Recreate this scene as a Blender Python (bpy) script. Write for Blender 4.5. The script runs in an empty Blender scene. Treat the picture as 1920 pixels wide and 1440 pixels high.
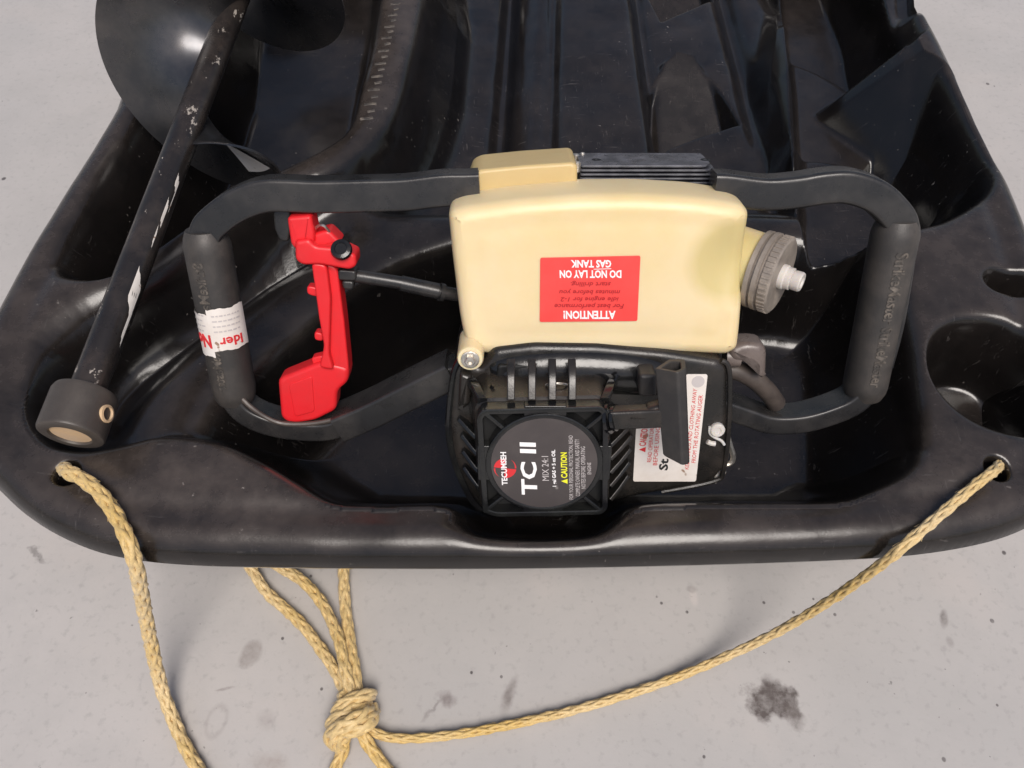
import bpy, math, random
import numpy as np
from mathutils import Vector, Matrix
random.seed(7); np.random.seed(7)
S = bpy.context.scene
COL = S.collection
R_ = math.radians

# ------------------------------------------------------------------ camera
F, CX, CY = 1500.0, 960.0, 720.0            # focal length in photograph pixels
CAM = Vector((0, 0, .79)); PITCH = R_(56)
cd = bpy.data.cameras.new('camera'); cam = bpy.data.objects.new('camera', cd); COL.objects.link(cam)
cam.location = CAM; cam.rotation_euler = (math.pi/2-PITCH, 0, 0)
cd.sensor_width = 36; cd.lens = 36*F/1920; cd.clip_start = .01; cd.clip_end = 200
S.camera = cam
# ------------------------------------------------------------------ light
SUN_EL, SUN_AZ = 60, 166                     # azimuth measured from +Y clockwise
w = bpy.data.worlds.new('World'); S.world = w; w.use_nodes = True
nt = w.node_tree; bg = nt.nodes['Background']
sky = nt.nodes.new('ShaderNodeTexSky'); sky.sky_type = 'NISHITA'; sky.sun_disc = False
sky.sun_elevation = R_(SUN_EL); sky.sun_rotation = R_(SUN_AZ); sky.dust_density = 4; sky.air_density = 1.0
nt.links.new(sky.outputs[0], bg.inputs[0]); bg.inputs[1].default_value = .085
sl = bpy.data.lights.new('sun', 'SUN'); sun = bpy.data.objects.new('sun', sl); COL.objects.link(sun)
sl.energy = 2.4; sl.angle = R_(30); sl.color = (1, .95, .905)
sd = Vector((math.sin(R_(SUN_AZ))*math.cos(R_(SUN_EL)), math.cos(R_(SUN_AZ))*math.cos(R_(SUN_EL)), math.sin(R_(SUN_EL))))
sun.rotation_euler = sd.to_track_quat('Z', 'Y').to_euler()
S.view_settings.view_transform = 'Standard'; S.view_settings.look = 'None'
S.view_settings.exposure = .2; S.view_settings.gamma = 1

# ------------------------------------------------------------------ projection
_R = cam.rotation_euler.to_matrix()
def ray(px, py): return _R @ Vector(((px-CX)/F, -(py-CY)/F, -1))
def P(px, py, z):
    r = ray(px, py); return CAM + r*((z-CAM.z)/r.z)
RIM = .21

# ------------------------------------------------------------------ materials
def mat(name): 
    m = bpy.data.materials.new(name); m.use_nodes = True
    return m, m.node_tree, m.node_tree.nodes['Principled BSDF']
def N(t, kind, **k):
    n = t.nodes.new('ShaderNode'+kind)
    for a, b in k.items():
        if a[0] == '_': n.inputs[a[1:].replace('_', ' ')].default_value = b
        else: setattr(n, a, b)
    return n
def rgba(c): return (c[0], c[1], c[2], 1)
def noise(t, scale, detail=4, rough=.6, co=None, stretch=None):
    n = N(t, 'TexNoise'); n.inputs['Scale'].default_value = scale; n.inputs['Detail'].default_value = detail; n.inputs['Roughness'].default_value = rough
    if co is None:
        tc = t.nodes.get('TC') or N(t, 'TexCoord', name='TC'); co = tc.outputs['Object']
    if stretch:
        mp = N(t, 'Mapping'); mp.inputs['Scale'].default_value = stretch; t.links.new(co, mp.inputs[0]); co = mp.outputs[0]
    t.links.new(co, n.inputs['Vector']); return n.outputs['Fac']
def ramp(t, s, a, b, lo=0, hi=1):
    n = N(t, 'MapRange'); n.inputs[1].default_value = a; n.inputs[2].default_value = b; n.inputs[3].default_value = lo; n.inputs[4].default_value = hi
    t.links.new(s, n.inputs[0]); return n.outputs[0]
def mixc(t, f, a, b):
    n = N(t, 'Mix', data_type='RGBA')
    for sock, x in ((n.inputs[0], f), (n.inputs[6], a), (n.inputs[7], b)):
        if hasattr(x, 'is_linked'): t.links.new(x, sock)
        elif isinstance(x, (int, float)): sock.default_value = x
        else: sock.default_value = rgba(x)
    return n.outputs[2]
def math_(t, op, a, b):
    n = N(t, 'Math', operation=op)
    for i, x in enumerate((a, b)):
        if hasattr(x, 'is_linked'): t.links.new(x, n.inputs[i])
        else: n.inputs[i].default_value = x
    return n.outputs[0]
def bump(t, b, s, st, dist=.001):
    n = N(t, 'Bump'); n.inputs['Strength'].default_value = st; n.inputs['Distance'].default_value = dist
    t.links.new(s, n.inputs['Height']); t.links.new(n.outputs[0], b.inputs['Normal']); return n
def plastic(name, base, rough=.4, dust=None, dust_amt=.4, scale=14, bsc=400, bst=.15, spec=.5, speck=None, sss=0):
    m, t, b = mat(name); b.inputs['Roughness'].default_value = rough; b.inputs['Specular IOR Level'].default_value = spec
    c = base
    big = noise(t, scale, 6, .65)
    if dust:
        f = ramp(t, big, .42, .72, 0, dust_amt)
        c = mixc(t, f, base, dust)
    if speck:
        f2 = ramp(t, noise(t, speck[1], 2, .5), speck[2], speck[2]+.03)
        c = mixc(t, f2, c, speck[0])
    if hasattr(c, 'is_linked'): t.links.new(c, b.inputs['Base Color'])
    else: b.inputs['Base Color'].default_value = rgba(c)
    t.links.new(ramp(t, noise(t, scale*2.3, 5, .7), .3, .75, rough-.09, rough+.13), b.inputs['Roughness'])
    if bst: bump(t, b, noise(t, bsc, 3, .6), bst, .0006)
    if sss: 
        b.inputs['Subsurface Weight'].default_value = sss; b.inputs['Subsurface Radius'].default_value = (1, .6, .25); b.inputs['Subsurface Scale'].default_value = .012
    return m
def metal(name, base, rough=.35, dirt=(.1, .07, .05), amt=.4, scale=60):
    m, t, b = mat(name); b.inputs['Metallic'].default_value = .9
    f = ramp(t, noise(t, scale, 5, .7), .45, .7, 0, amt)
    t.links.new(mixc(t, f, base, dirt), b.inputs['Base Color'])
    t.links.new(ramp(t, noise(t, scale*3, 4, .6), .3, .7, rough-.1, rough+.2), b.inputs['Roughness'])
    bump(t, b, noise(t, scale*8, 3, .6), .15, .0004)
    return m
def sled_material():
    m, t, b = mat('black_moulded_polyethylene')
    n1 = noise(t, 5, 7, .68); n2 = noise(t, 26, 6, .7); n3 = noise(t, 160, 3, .6)
    f = math_(t, 'MULTIPLY', ramp(t, n1, .22, .72, .25, 1), ramp(t, n2, .28, .7, .35, 1))
    # dust settles on flat faces
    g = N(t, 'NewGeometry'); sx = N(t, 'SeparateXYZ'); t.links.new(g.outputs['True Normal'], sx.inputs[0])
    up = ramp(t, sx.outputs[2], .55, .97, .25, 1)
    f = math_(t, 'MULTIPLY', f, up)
    so_ = N(t, 'SeparateXYZ'); t.links.new(t.nodes['TC'].outputs['Object'], so_.inputs[0])
    f = math_(t, 'MULTIPLY', f, ramp(t, so_.outputs[2], .15, .20, .42, 1))     # dust on the rim; cut below it, painting shade into the wells
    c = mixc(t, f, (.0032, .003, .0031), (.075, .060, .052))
    scr = ramp(t, noise(t, 30, 5, .75, stretch=(1.2, 9, 1)), .63, .68, 0, .4)
    scr2 = ramp(t, noise(t, 34, 5, .75, stretch=(9, 1.2, 1)), .63, .68, 0, .35)
    c = mixc(t, math_(t, 'MULTIPLY', math_(t, 'MAXIMUM', scr, scr2), ramp(t, noise(t, 4, 3, .6), .45, .62, .05, .8)), c, (.16, .145, .135))
    sp = math_(t, 'MULTIPLY', ramp(t, n3, .70, .73), ramp(t, noise(t, 7, 3, .6), .5, .65, .04, .5))
    c = mixc(t, sp, c, (.42, .38, .34))
    t.links.new(c, b.inputs['Base Color'])
    t.links.new(ramp(t, math_(t, 'ADD', f, math_(t, 'MULTIPLY', n2, .3)), .1, .9, .12, .34), b.inputs['Roughness'])
    b.inputs['Specular IOR Level'].default_value = .5
    bm = bump(t, b, noise(t, 500, 3, .65), .14, .0006)
    bm2 = N(t, 'Bump'); bm2.inputs['Strength'].default_value = .11; bm2.inputs['Distance'].default_value = .004
    t.links.new(noise(t, 22, 3, .5), bm2.inputs['Height']); t.links.new(bm2.outputs[0], bm.inputs['Normal'])
    return m
M = {}
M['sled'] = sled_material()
M['tube'] = plastic('dusty_black_paint', (.018, .0175, .018), .30, (.075, .068, .062), .5, 22, 600, .1)
M['grip'] = plastic('black_rubber_grip', (.035, .032, .030), .5, (.12, .10, .085), .45, 30, 900, .3)
M['emboss'] = plastic('scuffed_rubber', (.045, .04, .036), .45, (.22, .185, .15), .8, 140, 900, .2)
M['gloss'] = plastic('glossy_black_plastic', (.008, .008, .009), .15, (.04, .042, .036), .35, 30, 500, .12)
M['satin'] = plastic('satin_black_plastic', (.014, .013, .012), .29, (.06, .048, .04), .55, 26, 700, .2)
M['dark'] = plastic('dark_recess', (.006, .006, .006), .6, None)
M['handle'] = plastic('black_rubber_pull', (.028, .026, .026), .5, (.08, .07, .06), .4, 40, 900, .2)
M['red'] = plastic('red_plastic', (.72, .016, .022), .38, (.5, .03, .03), .35, 40, 500, .08)
M['tank'] = plastic('translucent_cream_plastic', (.79, .645, .40), .38, (.72, .56, .27), .8, 7, 300, .06, sss=.35, speck=((.15, .1, .05), 70, .80))
M['tan'] = plastic('tan_plastic', (.60, .45, .21), .42, (.52, .38, .18), .6, 14, 300, .06, sss=.2)
M['cap'] = plastic('dusty_grey_cap', (.28, .24, .205), .45, (.50, .43, .36), .8, 35, 400, .35); M['cap'].node_tree.nodes['Principled BSDF'].inputs['Metallic'].default_value = .35
M['vent'] = plastic('milky_plastic', (.62, .58, .54), .35, (.45, .40, .36), .5, 60, 500, .05, sss=.2)
M['steel'] = metal('dull_steel', (.62, .58, .52), .35)
M['alu'] = plastic('blackened_fins', (.05, .052, .062), .3, (.22, .22, .25), .6, 60, 400, .1)
M['rubber'] = plastic('brown_black_hose', (.06, .048, .042), .45, (.14, .11, .09), .5, 50, 500, .1)
M['elbow'] = plastic('smoky_plastic', (.12, .095, .085), .3, (.22, .18, .16), .5, 50, 400, .1)
M['white'] = plastic('white_sticker', (.76, .71, .66), .42, (.60, .52, .45), .5, 40, 200, .03, speck=((.3, .2, .14), 90, .70))
M['lred'] = plastic('red_sticker', (.80, .060, .052), .42, (.74, .09, .08), .5, 30, 200, .03)
M['disc'] = plastic('charcoal_sticker', (.055, .046, .045), .42, (.085, .072, .068), .7, 25, 300, .06, speck=((.2, .18, .17), 60, .72))
M['pwhite'] = plastic('white_print', (.85, .83, .82), .5)
M['pgrey'] = plastic('grey_print', (.52, .48, .47), .5)
M['pred'] = plastic('red_print', (.62, .03, .035), .5)
M['pdred'] = plastic('dark_red_print', (.40, .012, .018), .5)
M['pyel'] = plastic('yellow_print', (.80, .78, .03), .5)
M['pblack'] = plastic('black_print', (.02, .02, .02), .5)
M['bore'] = plastic('worn_bronze_bore', (.62, .43, .25), .45, (.52, .40, .30), .6, 80, 300, .2)
def shaft_material():
    m, t, b = mat('chipped_black_enamel')
    c = mixc(t, ramp(t, noise(t, 25, 6, .7), .45, .7, 0, .5), (.018, .015, .014), (.075, .058, .048))
    chip = ramp(t, noise(t, 60, 5, .75, stretch=(1, .5, 1)), .635, .66)
    c = mixc(t, chip, c, (.36, .32, .28))
    t.links.new(c, b.inputs['Base Color'])
    t.links.new(ramp(t, noise(t, 40, 4, .6), .3, .7, .18, .42), b.inputs['Roughness'])
    bump(t, b, noise(t, 300, 3, .6), .2, .0006)
    return m
M['shaft'] = shaft_material()
M['collar'] = plastic('brown_black_collar', (.055, .046, .040), .42, (.10, .085, .07), .5, 30, 600, .25)
def flight_material():
    m, t, b = mat('polished_black_enamel')
    b.inputs['Coat Weight'].default_value = .35; b.inputs['Coat Roughness'].default_value = .22
    t.links.new(mixc(t, ramp(t, noise(t, 18, 5, .7), .4, .75), (.07, .07, .075), (.13, .12, .115)), b.inputs['Base Color'])
    t.links.new(ramp(t, noise(t, 30, 4, .6), .3, .7, .22, .38), b.inputs['Roughness'])
    b.inputs['Metallic'].default_value = .8
    bump(t, b, noise(t, 14, 3, .5), .15, .004)
    return m
M['flight'] = flight_material()
def rope_material():
    m, t, b = mat('yellowed_poly_rope')
    n1 = noise(t, 11, 4, .6); n2 = noise(t, 260, 3, .7)
    c = mixc(t, ramp(t, n1, .35, .65), (.72, .55, .30), (.64, .43, .13))
    c = mixc(t, ramp(t, n2, .35, .75, 0, .7), c, (.40, .28, .12))
    c = mixc(t, ramp(t, noise(t, 45, 5, .7), .60, .75, 0, .6), c, (.2, .16, .1))
    t.links.new(c, b.inputs['Base Color']); b.inputs['Roughness'].default_value = .5
    b.inputs['Sheen Weight'].default_value = .2
    bump(t, b, noise(t, 900, 2, .6, stretch=(1, .5, 1)), .5, .0006)
    return m
M['rope'] = rope_material()
def floor_material():
    m, t, b = mat('smooth_concrete')
    tc = N(t, 'TexCoord', name='TC'); co = tc.outputs['Object']
    n1 = noise(t, 2.2, 6, .6); n2 = noise(t, 14, 6, .65); n3 = noise(t, 120, 4, .6)
    c = mixc(t, ramp(t, n1, .35, .65), (.40, .383, .368), (.46, .432, .412))
    c = mixc(t, ramp(t, n2, .45, .75, 0, .5), c, (.36, .343, .33))
    c = mixc(t, ramp(t, noise(t, 5, 5, .6), .55, .75, 0, .5), c, (.50, .452, .42))
    c = mixc(t, ramp(t, n3, .55, .75, 0, .5), c, (.29, .275, .265))
    c = mixc(t, ramp(t, noise(t, 140, 3, .5), .72, .76, 0, .6), c, (.10, .095, .09))
    warp = N(t, 'TexNoise'); warp.inputs['Scale'].default_value = 26; warp.inputs['Detail'].default_value = 7; warp.inputs['Roughness'].default_value = .62
    t.links.new(co, warp.inputs['Vector'])
    def stain(px, py, rx, ry, col, amt, wob, soft, ang=0, ring=False):
        nonlocal c
        p = P(px, py, 0)
        sc = (p-CAM).length/F
        sub = N(t, 'VectorMath', operation='SUBTRACT'); sub.inputs[1].default_value = p; t.links.new(co, sub.inputs[0])
        o = N(t, 'VectorMath', operation='SUBTRACT'); o.inputs[1].default_value = (.5, .5, .5); t.links.new(warp.outputs['Color'], o.inputs[0])
        k = N(t, 'VectorMath', operation='SCALE'); k.inputs['Scale'].default_value = wob*rx*sc*2; t.links.new(o.outputs[0], k.inputs[0])
        a = N(t, 'VectorMath', operation='ADD'); t.links.new(sub.outputs[0], a.inputs[0]); t.links.new(k.outputs[0], a.inputs[1])
        mp = N(t, 'Mapping', vector_type='TEXTURE'); mp.inputs['Rotation'].default_value = (0, 0, ang); mp.inputs['Scale'].default_value = (rx*sc, ry*sc*1.08, 1)
        t.links.new(a.outputs[0], mp.inputs[0])
        ln = N(t, 'VectorMath', operation='LENGTH'); t.links.new(mp.outputs[0], ln.inputs[0])
        d = ln.outputs['Value']
        if ring: d = math_(t, 'ABSOLUTE', math_(t, 'SUBTRACT', d, 1), 0)
        f = ramp(t, d, 1 if not ring else .3, (1-soft) if not ring else .05, 0, amt)
        f = math_(t, 'MULTIPLY', f, ramp(t, n3, .25, .6, .45, 1))
        c = mixc(t, f, c, col)
    dk = (.085, .068, .062)
    stain(1455, 1318, 50, 46, dk, .95, 1.5, .42)
    stain(1490, 1345, 22, 26, (.12, .10, .09), .8, 1.4, .7)
    stain(1440, 1285, 18, 24, dk, .8, 1.4, .7)
    stain(468, 1226, 20, 26, (.20, .17, .155), .55, .5, .35, -.4)
    stain(405, 1352, 16, 22, (.24, .21, .2), .28, .5, .3, -.2, True)
    stain(500, 1350, 18, 18, (.27, .24, .23), .4, .8, .7)
    stain(835, 1308, 22, 14, (.16, .13, .125), .8, 1.2, .7, -.6)
    stain(810, 1330, 30, 4, (.16, .14, .135), .6, .8, .7, .9)
    stain(955, 1305, 12, 40, (.17, .145, .135), .75, 1.1, .7, -.35)
    stain(1300, 1120, 10, 20, (.55, .50, .47), .6, 1.0, .5)
    stain(1296, 1106, 12, 8, (.22, .2, .19), .5, 1.0, .5)
    stain(1770, 1160, 8, 18, (.14, .12, .11), .7, .8, .6, -.3)
    stain(1782, 1205, 8, 10, (.22, .2, .19), .6, .8, .6)
    stain(420, 1292, 18, 3, (.2, .17, .16), .6, .5, .6, .1)
    stain(70, 1035, 22, 5, (.1, .09, .085), .6, 1.2, .6, -.6)
    stain(500, 1425, 40, 20, (.28, .23, .2), .5, 1.0, .8)
    for (px, py, r) in ((1288, 1148, 4), (1240, 1131, 4), (1432, 1130, 4), (1488, 1148, 4), (1565, 1152, 4), (1525, 1123, 3), (1860, 1164, 5), (1320, 1419, 4), (1770, 1424, 5), (1870, 1322, 3), (1882, 1036, 5), (882, 1063, 4), (583, 1080, 4), (530, 1197, 4), (603, 1292, 4), (884, 1261, 4), (940, 1269, 4), (7, 335, 5), (1852, 157, 4)):
        stain(px, py, r*.8, r*.8, (.06, .05, .05), .9, .4, .4)
    t.links.new(c, b.inputs['Base Color'])
    t.links.new(ramp(t, n2, .3, .7, .38, .6), b.inputs['Roughness'])
    b.inputs['Specular IOR Level'].default_value = .35
    bump(t, b, noise(t, 220, 5, .65), .18, .0008)
    return m
M['floor'] = floor_material()

# ------------------------------------------------------------------ mesh helpers
def area2(p): return sum(p[i][0]*p[(i+1) % len(p)][1]-p[(i+1) % len(p)][0]*p[i][1] for i in range(len(p)))
def ccw(p): return list(p) if area2(p) > 0 else list(reversed(p))
def cat(pts, sub=6, closed=True):
    pts = [Vector(p) for p in pts]; n = len(pts); out = []
    for i in range(n if closed else n-1):
        g = (lambda k: pts[k % n]) if closed else (lambda k: pts[max(0, min(n-1, k))])
        a, b, c, d = g(i-1), g(i), g(i+1), g(i+2)
        for j in range(sub):
            t = j/sub
            out.append(.5*((2*b)+(c-a)*t+(2*a-5*b+4*c-d)*t*t+(3*b-a-3*c+d)*t**3))
    if not closed: out.append(pts[-1])
    return out
def fillet(pts, r, seg=4):
    n = len(pts); out = []
    for i in range(n):
        p = Vector(pts[i][:2]); a = Vector(pts[i-1][:2])-p; b = Vector(pts[(i+1) % n][:2])-p
        rr = r[i] if isinstance(r, (list, tuple)) else r
        d = min(rr, a.length*.45, b.length*.45)
        if d <= 1e-7: out.append(p); continue
        p0 = p+a.normalized()*d; p1 = p+b.normalized()*d
        for j in range(seg+1):
            t = j/seg; out.append(p0*(1-t)**2+p*2*t*(1-t)+p1*t*t)
    return out
def inset(p, d):
    if d == 0: return [Vector(q[:2]) for q in p]
    n = len(p); out = []
    for i in range(n):
        a = (Vector(p[i][:2])-Vector(p[i-1][:2])); b = (Vector(p[(i+1) % n][:2])-Vector(p[i][:2]))
        if a.length < 1e-9: a = b
        if b.length < 1e-9: b = a
        a = a.normalized(); b = b.normalized()
        m = Vector((-a.y, a.x))+Vector((-b.y, b.x))
        l = max(m.length, .6); m = m.normalized()
        out.append(Vector(p[i][:2])+m*d*min(2/l, 1.6))
    return out
class MB:
    def __init__(s): s.v = []; s.f = []
    def add(s, v, f):
        o = len(s.v); s.v += [tuple(x) for x in v]; s.f += [tuple(i+o for i in q) for q in f]; return s
    def loft(s, poly, prof, M=None, cap0=True, cap1=True):
        poly = ccw(poly); n = len(poly); v = []; f = []
        for (d, z) in prof: v += [Vector((q.x, q.y, z)) for q in inset(poly, d)]
        for k in range(len(prof)-1):
            for i in range(n):
                j = (i+1) % n; f.append((k*n+i, k*n+j, (k+1)*n+j, (k+1)*n+i))
        if cap0: f.append(tuple(reversed(range(n))))
        if cap1: f.append(tuple((len(prof)-1)*n+i for i in range(n)))
        if M: v = [M @ x for x in v]
        return s.add(v, f)
    def slab(s, poly, z0, z1, r=.002, rb=None, M=None, seg=3):
        rb = r if rb is None else rb
        pr = [(rb*(1-math.sin(a)), z0+rb*(1-math.cos(a))) for a in [math.pi/2*k/seg for k in range(seg+1)]] if rb else [(0, z0)]
        pr += [(r*(1-math.cos(a)), z1-r*(1-math.sin(a))) for a in [math.pi/2*k/seg for k in range(seg+1)]] if r else [(0, z1)]
        return s.loft(poly, pr, M)
    def tube(s, pts, r, seg=10, caps=True, closed=False, twist=0):
        pts = [Vector(p) for p in pts]; n = len(pts); v = []; f = []
        T = [((pts[(i+1) % n] if closed else pts[min(i+1, n-1)])-(pts[i-1] if closed else pts[max(i-1, 0)])).normalized() for i in range(n)]
        u = T[0].orthogonal().normalized()
        for i in range(n):
            u = (u-T[i]*u.dot(T[i])).normalized(); b = T[i].cross(u)
            rr = r[i] if isinstance(r, (list, tuple)) else r
            for k in range(seg):
                a = 2*math.pi*k/seg; v.append(pts[i]+(u*math.cos(a)+b*math.sin(a))*rr)
        for i in range(n if closed else n-1):
            for k in range(seg):
                j = (k+1) % seg; i2 = (i+1) % n; f.append((i*seg+k, i*seg+j, i2*seg+j, i2*seg+k))
        if caps and not closed: f += [tuple(reversed(range(seg))), tuple((n-1)*seg+k for k in range(seg))]
        return s.add(v, f)
    def sweep(s, pts, sec, binormal, caps=True):
        pts = [Vector(p) for p in pts]; n = len(pts); m = len(sec); v = []; f = []; B = Vector(binormal).normalized()
        for i in range(n):
            t = (pts[min(i+1, n-1)]-pts[max(i-1, 0)]).normalized(); side = B.cross(t).normalized()
            v += [pts[i]+side*a+B*b for a, b in sec]
        for i in range(n-1):
            for k in range(m):
                j = (k+1) % m; f.append((i*m+k, i*m+j, (i+1)*m+j, (i+1)*m+k))
        if caps: f += [tuple(reversed(range(m))), tuple((n-1)*m+k for k in range(m))]
        return s.add(v, f)
    def lathe(s, prof, M, seg=32):
        """prof: (radius, height) pairs round local Z"""
        v = []; f = []; n = len(prof)
        for (r, z) in prof:
            for k in range(seg): a = 2*math.pi*k/seg; v.append(M @ Vector((r*math.cos(a), r*math.sin(a), z)))
        for i in range(n-1):
            for k in range(seg): j = (k+1) % seg; f.append((i*seg+k, i*seg+j, (i+1)*seg+j, (i+1)*seg+k))
        f.append(tuple(reversed(range(seg)))); f.append(tuple((n-1)*seg+k for k in range(seg)))
        return s.add(v, f)
    def box(s, c, ax, ay, az, hx, hy, hz, r=.001):
        M = Matrix((ax, ay, az)).transposed().to_4x4(); M.translation = c
        return s.slab(fillet([(-hx, -hy), (hx, -hy), (hx, hy), (-hx, hy)], r*1.5, 3), -hz, hz, r, M=M)
    def build(s, name, m, parent=None, off=None, smooth=32):
        me = bpy.data.meshes.new(name); v = s.v
        if off is not None: v = [(a[0]-off[0], a[1]-off[1], a[2]-off[2]) for a in v]
        me.from_pydata(v, [], s.f); me.validate(); me.update()
        import bmesh
        bm = bmesh.new(); bm.from_mesh(me); bmesh.ops.triangulate(bm, faces=[f_ for f_ in bm.faces if len(f_.verts) > 4], quad_method='BEAUTY', ngon_method='BEAUTY'); bmesh.ops.recalc_face_normals(bm, faces=bm.faces); bm.to_mesh(me); bm.free()
        me.polygons.foreach_set('use_smooth', [True]*len(me.polygons))
        me.set_sharp_from_angle(angle=R_(smooth))
        me.materials.append(m)
        o = bpy.data.objects.new(name, me); COL.objects.link(o)
        wn = o.modifiers.new('weighted', 'WEIGHTED_NORMAL'); wn.keep_sharp = True
        if parent: o.parent = parent
        return o
def thing(name, label, cat_, loc, rot=None, group=None):
    o = bpy.data.objects.new(name, None); COL.objects.link(o); o.empty_display_size = .02
    o.matrix_world = Matrix.Translation(loc) @ (rot.to_4x4() if rot else Matrix())
    o['label'] = label; o['category'] = cat_
    if group: o['group'] = group
    return o
_tc = {}
def text_geo(s, shear=0, bold=.0):
    k = (s, shear, bold)
    if k in _tc: return _tc[k]
    c = bpy.data.curves.new('lettering', 'FONT'); c.body = s; c.size = 1; c.shear = shear; c.offset = bold; c.resolution_u = 2; c.fill_mode = 'FRONT'
    o = bpy.data.objects.new('lettering', c); COL.objects.link(o)
    dg = bpy.context.evaluated_depsgraph_get(); dg.update()
    me = bpy.data.meshes.new_from_object(o.evaluated_get(dg))
    v = [x.co.copy() for x in me.vertices]; f = [tuple(p.vertices) for p in me.polygons]
    bpy.data.objects.remove(o); bpy.data.curves.remove(c); bpy.data.meshes.remove(me)
    x0 = min(a.x for a in v); x1 = max(a.x for a in v); y0 = min(a.y for a in v); y1 = max(a.y for a in v)
    v = [((a.x-x0)/(x1-x0), (a.y-y0)/(y1-y0)) for a in v]
    _tc[k] = (v, f); return _tc[k]
def text(mb, s, bl, br, tl, lift=.0, shear=0, bold=.0):
    v, f = text_geo(s, shear, bold)
    bl, br, tl = Vector(bl), Vector(br), Vector(tl); ex = br-bl; ey = tl-bl
    nrm = ex.cross(ey).normalized()
    mb.add([bl+ex*a+ey*b+nrm*lift for a, b in v], f)

# ------------------------------------------------------------------ ground
mb = MB(); mb.add([(-30, -30, 0), (30, -30, 0), (30, 30, 0), (-30, 30, 0)], [(0, 1, 2, 3)])
g = mb.build('concrete_floor', M['floor']); g['kind'] = 'structure'; g['label'] = 'pale grey smooth concrete floor with dark stains under the sled'

# ------------------------------------------------------------------ sled
def poly(px, z, sm=0, k=5):
    pts = [P(a, b, z).to_2d() for a, b in px]
    if sm: pts = cat(pts, k)
    return np.array([(p.x, p.y) for p in pts], dtype=np.float64)
def sdf(pl, X, Y, want=False, clip=.12):
    """signed distance, positive inside"""
    d2 = np.full(X.shape, 1e9); ins = np.zeros(X.shape, bool); nx = ny = None
    m = (X > pl[:, 0].min()-clip) & (X < pl[:, 0].max()+clip) & (Y > pl[:, 1].min()-clip) & (Y < pl[:, 1].max()+clip)
    x = X[m]; y = Y[m]; d = np.full(x.shape, 1e9); c = np.zeros(x.shape, bool)
    if want: qx = np.zeros(x.shape); qy = np.zeros(x.shape)
    for i in range(len(pl)):
        ax, ay = pl[i-1]; bx, by = pl[i]; ex, ey = bx-ax, by-ay; l2 = ex*ex+ey*ey
        if l2 < 1e-14: continue
        t = np.clip(((x-ax)*ex+(y-ay)*ey)/l2, 0, 1); px = ax+t*ex; py = ay+t*ey; e = (x-px)**2+(y-py)**2
        if want: k = e < d; qx[k] = px[k]; qy[k] = py[k]
        d = np.minimum(d, e)
        if ay != by: c ^= ((ay > y) != (by > y)) & (x < (bx-ax)*(y-ay)/(by-ay)+ax)
    s = np.full(X.shape, -clip); s[m] = np.where(c, 1, -1)*np.sqrt(d)
    if want:
        QX = X.copy(); QY = Y.copy(); QX[m] = qx; QY[m] = qy; return s, QX, QY
    return s
def sp(x, k): return k*np.logaddexp(0, x/k)
def rampf(s, D, w, k): return D/w*(sp(s, k)-sp(s-w, k))
H = .0016
xs = np.arange(-.68, .68, H); ys = np.arange(.03, 1.5, H)
X, Y = np.meshgrid(xs, ys)
OUT = poly([(487, -250), (215, 212), (110, 385), (0, 572), (-45, 680), (-62, 770), (-55, 830), (-32, 885), (0, 921), (40, 957), (100, 995), (175, 1026), (260, 1043), (360, 1051), (470, 1054), (700, 1057), (960, 1057), (1200, 1053), (1420, 1047), (1600, 1040), (1720, 1032), (1820, 1017), (1900, 996), (1960, 965), (2000, 915), (2015, 850), (2010, 760), (1975, 590), (1920, 418), (1820, 200), (1720, 0), (1597, -250)], RIM-.014, 1, 4)
s_out, QX, QY = sdf(OUT, X, Y, True)
Z = np.zeros(X.shape)
# main opening down to crest level
Mp = poly([(830, -220), (800, -60), (786, 20), (768, 100), (745, 190), (705, 258), (620, 315), (530, 350), (440, 400), (340, 468), (250, 522), (150, 585), (80, 650), (44, 725), (48, 785), (85, 830), (150, 842), (220, 832), (300, 815), (400, 825), (480, 860), (560, 905), (620, 936), (700, 943), (838, 945), (856, 975), (900, 1003), (1010, 1010), (1120, 1000), (1170, 962), (1210, 942), (1400, 939), (1570, 937), (1640, 915), (1700, 885), (1722, 850), (1722, 790), (1714, 690), (1692, 560), (1655, 445), (1625, 400), (1595, 300), (1504, 238), (1560, 170), (1620, 110), (1720, 30), (1725, -220)], RIM, 1, 4)
sM = sdf(Mp, X, Y)
Z -= rampf(sM, .040, .018, .0034)
# front well
Wp = poly([(360, 815), (420, 720), (560, 600), (690, 500), (820, 446), (950, 430), (1420, 428), (1560, 440), (1640, 446), (1680, 560), (1700, 690), (1712, 845), (1690, 878), (1630, 906), (1565, 932), (1400, 934), (1210, 937), (1180, 955), (1120, 992), (1010, 1000), (900, 995), (862, 970), (842, 940), (700, 938), (622, 930), (565, 898), (485, 852), (405, 822)], RIM-.03, 1, 4)
sW = sdf(Wp, X, Y)
Z -= rampf(sW-.004, .115, .05, .006)
# pocket left of the front well
Kp = poly([(240, 560), (160, 600), (85, 665), (60, 730), (65, 785), (130, 815), (215, 805), (275, 720), (400, 610), (520, 520), (650, 430), (560, 410), (450, 440), (340, 500)], RIM-.03, 1, 4)
Z -= rampf(sdf(Kp, X, Y), .055, .05, .008)
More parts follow.
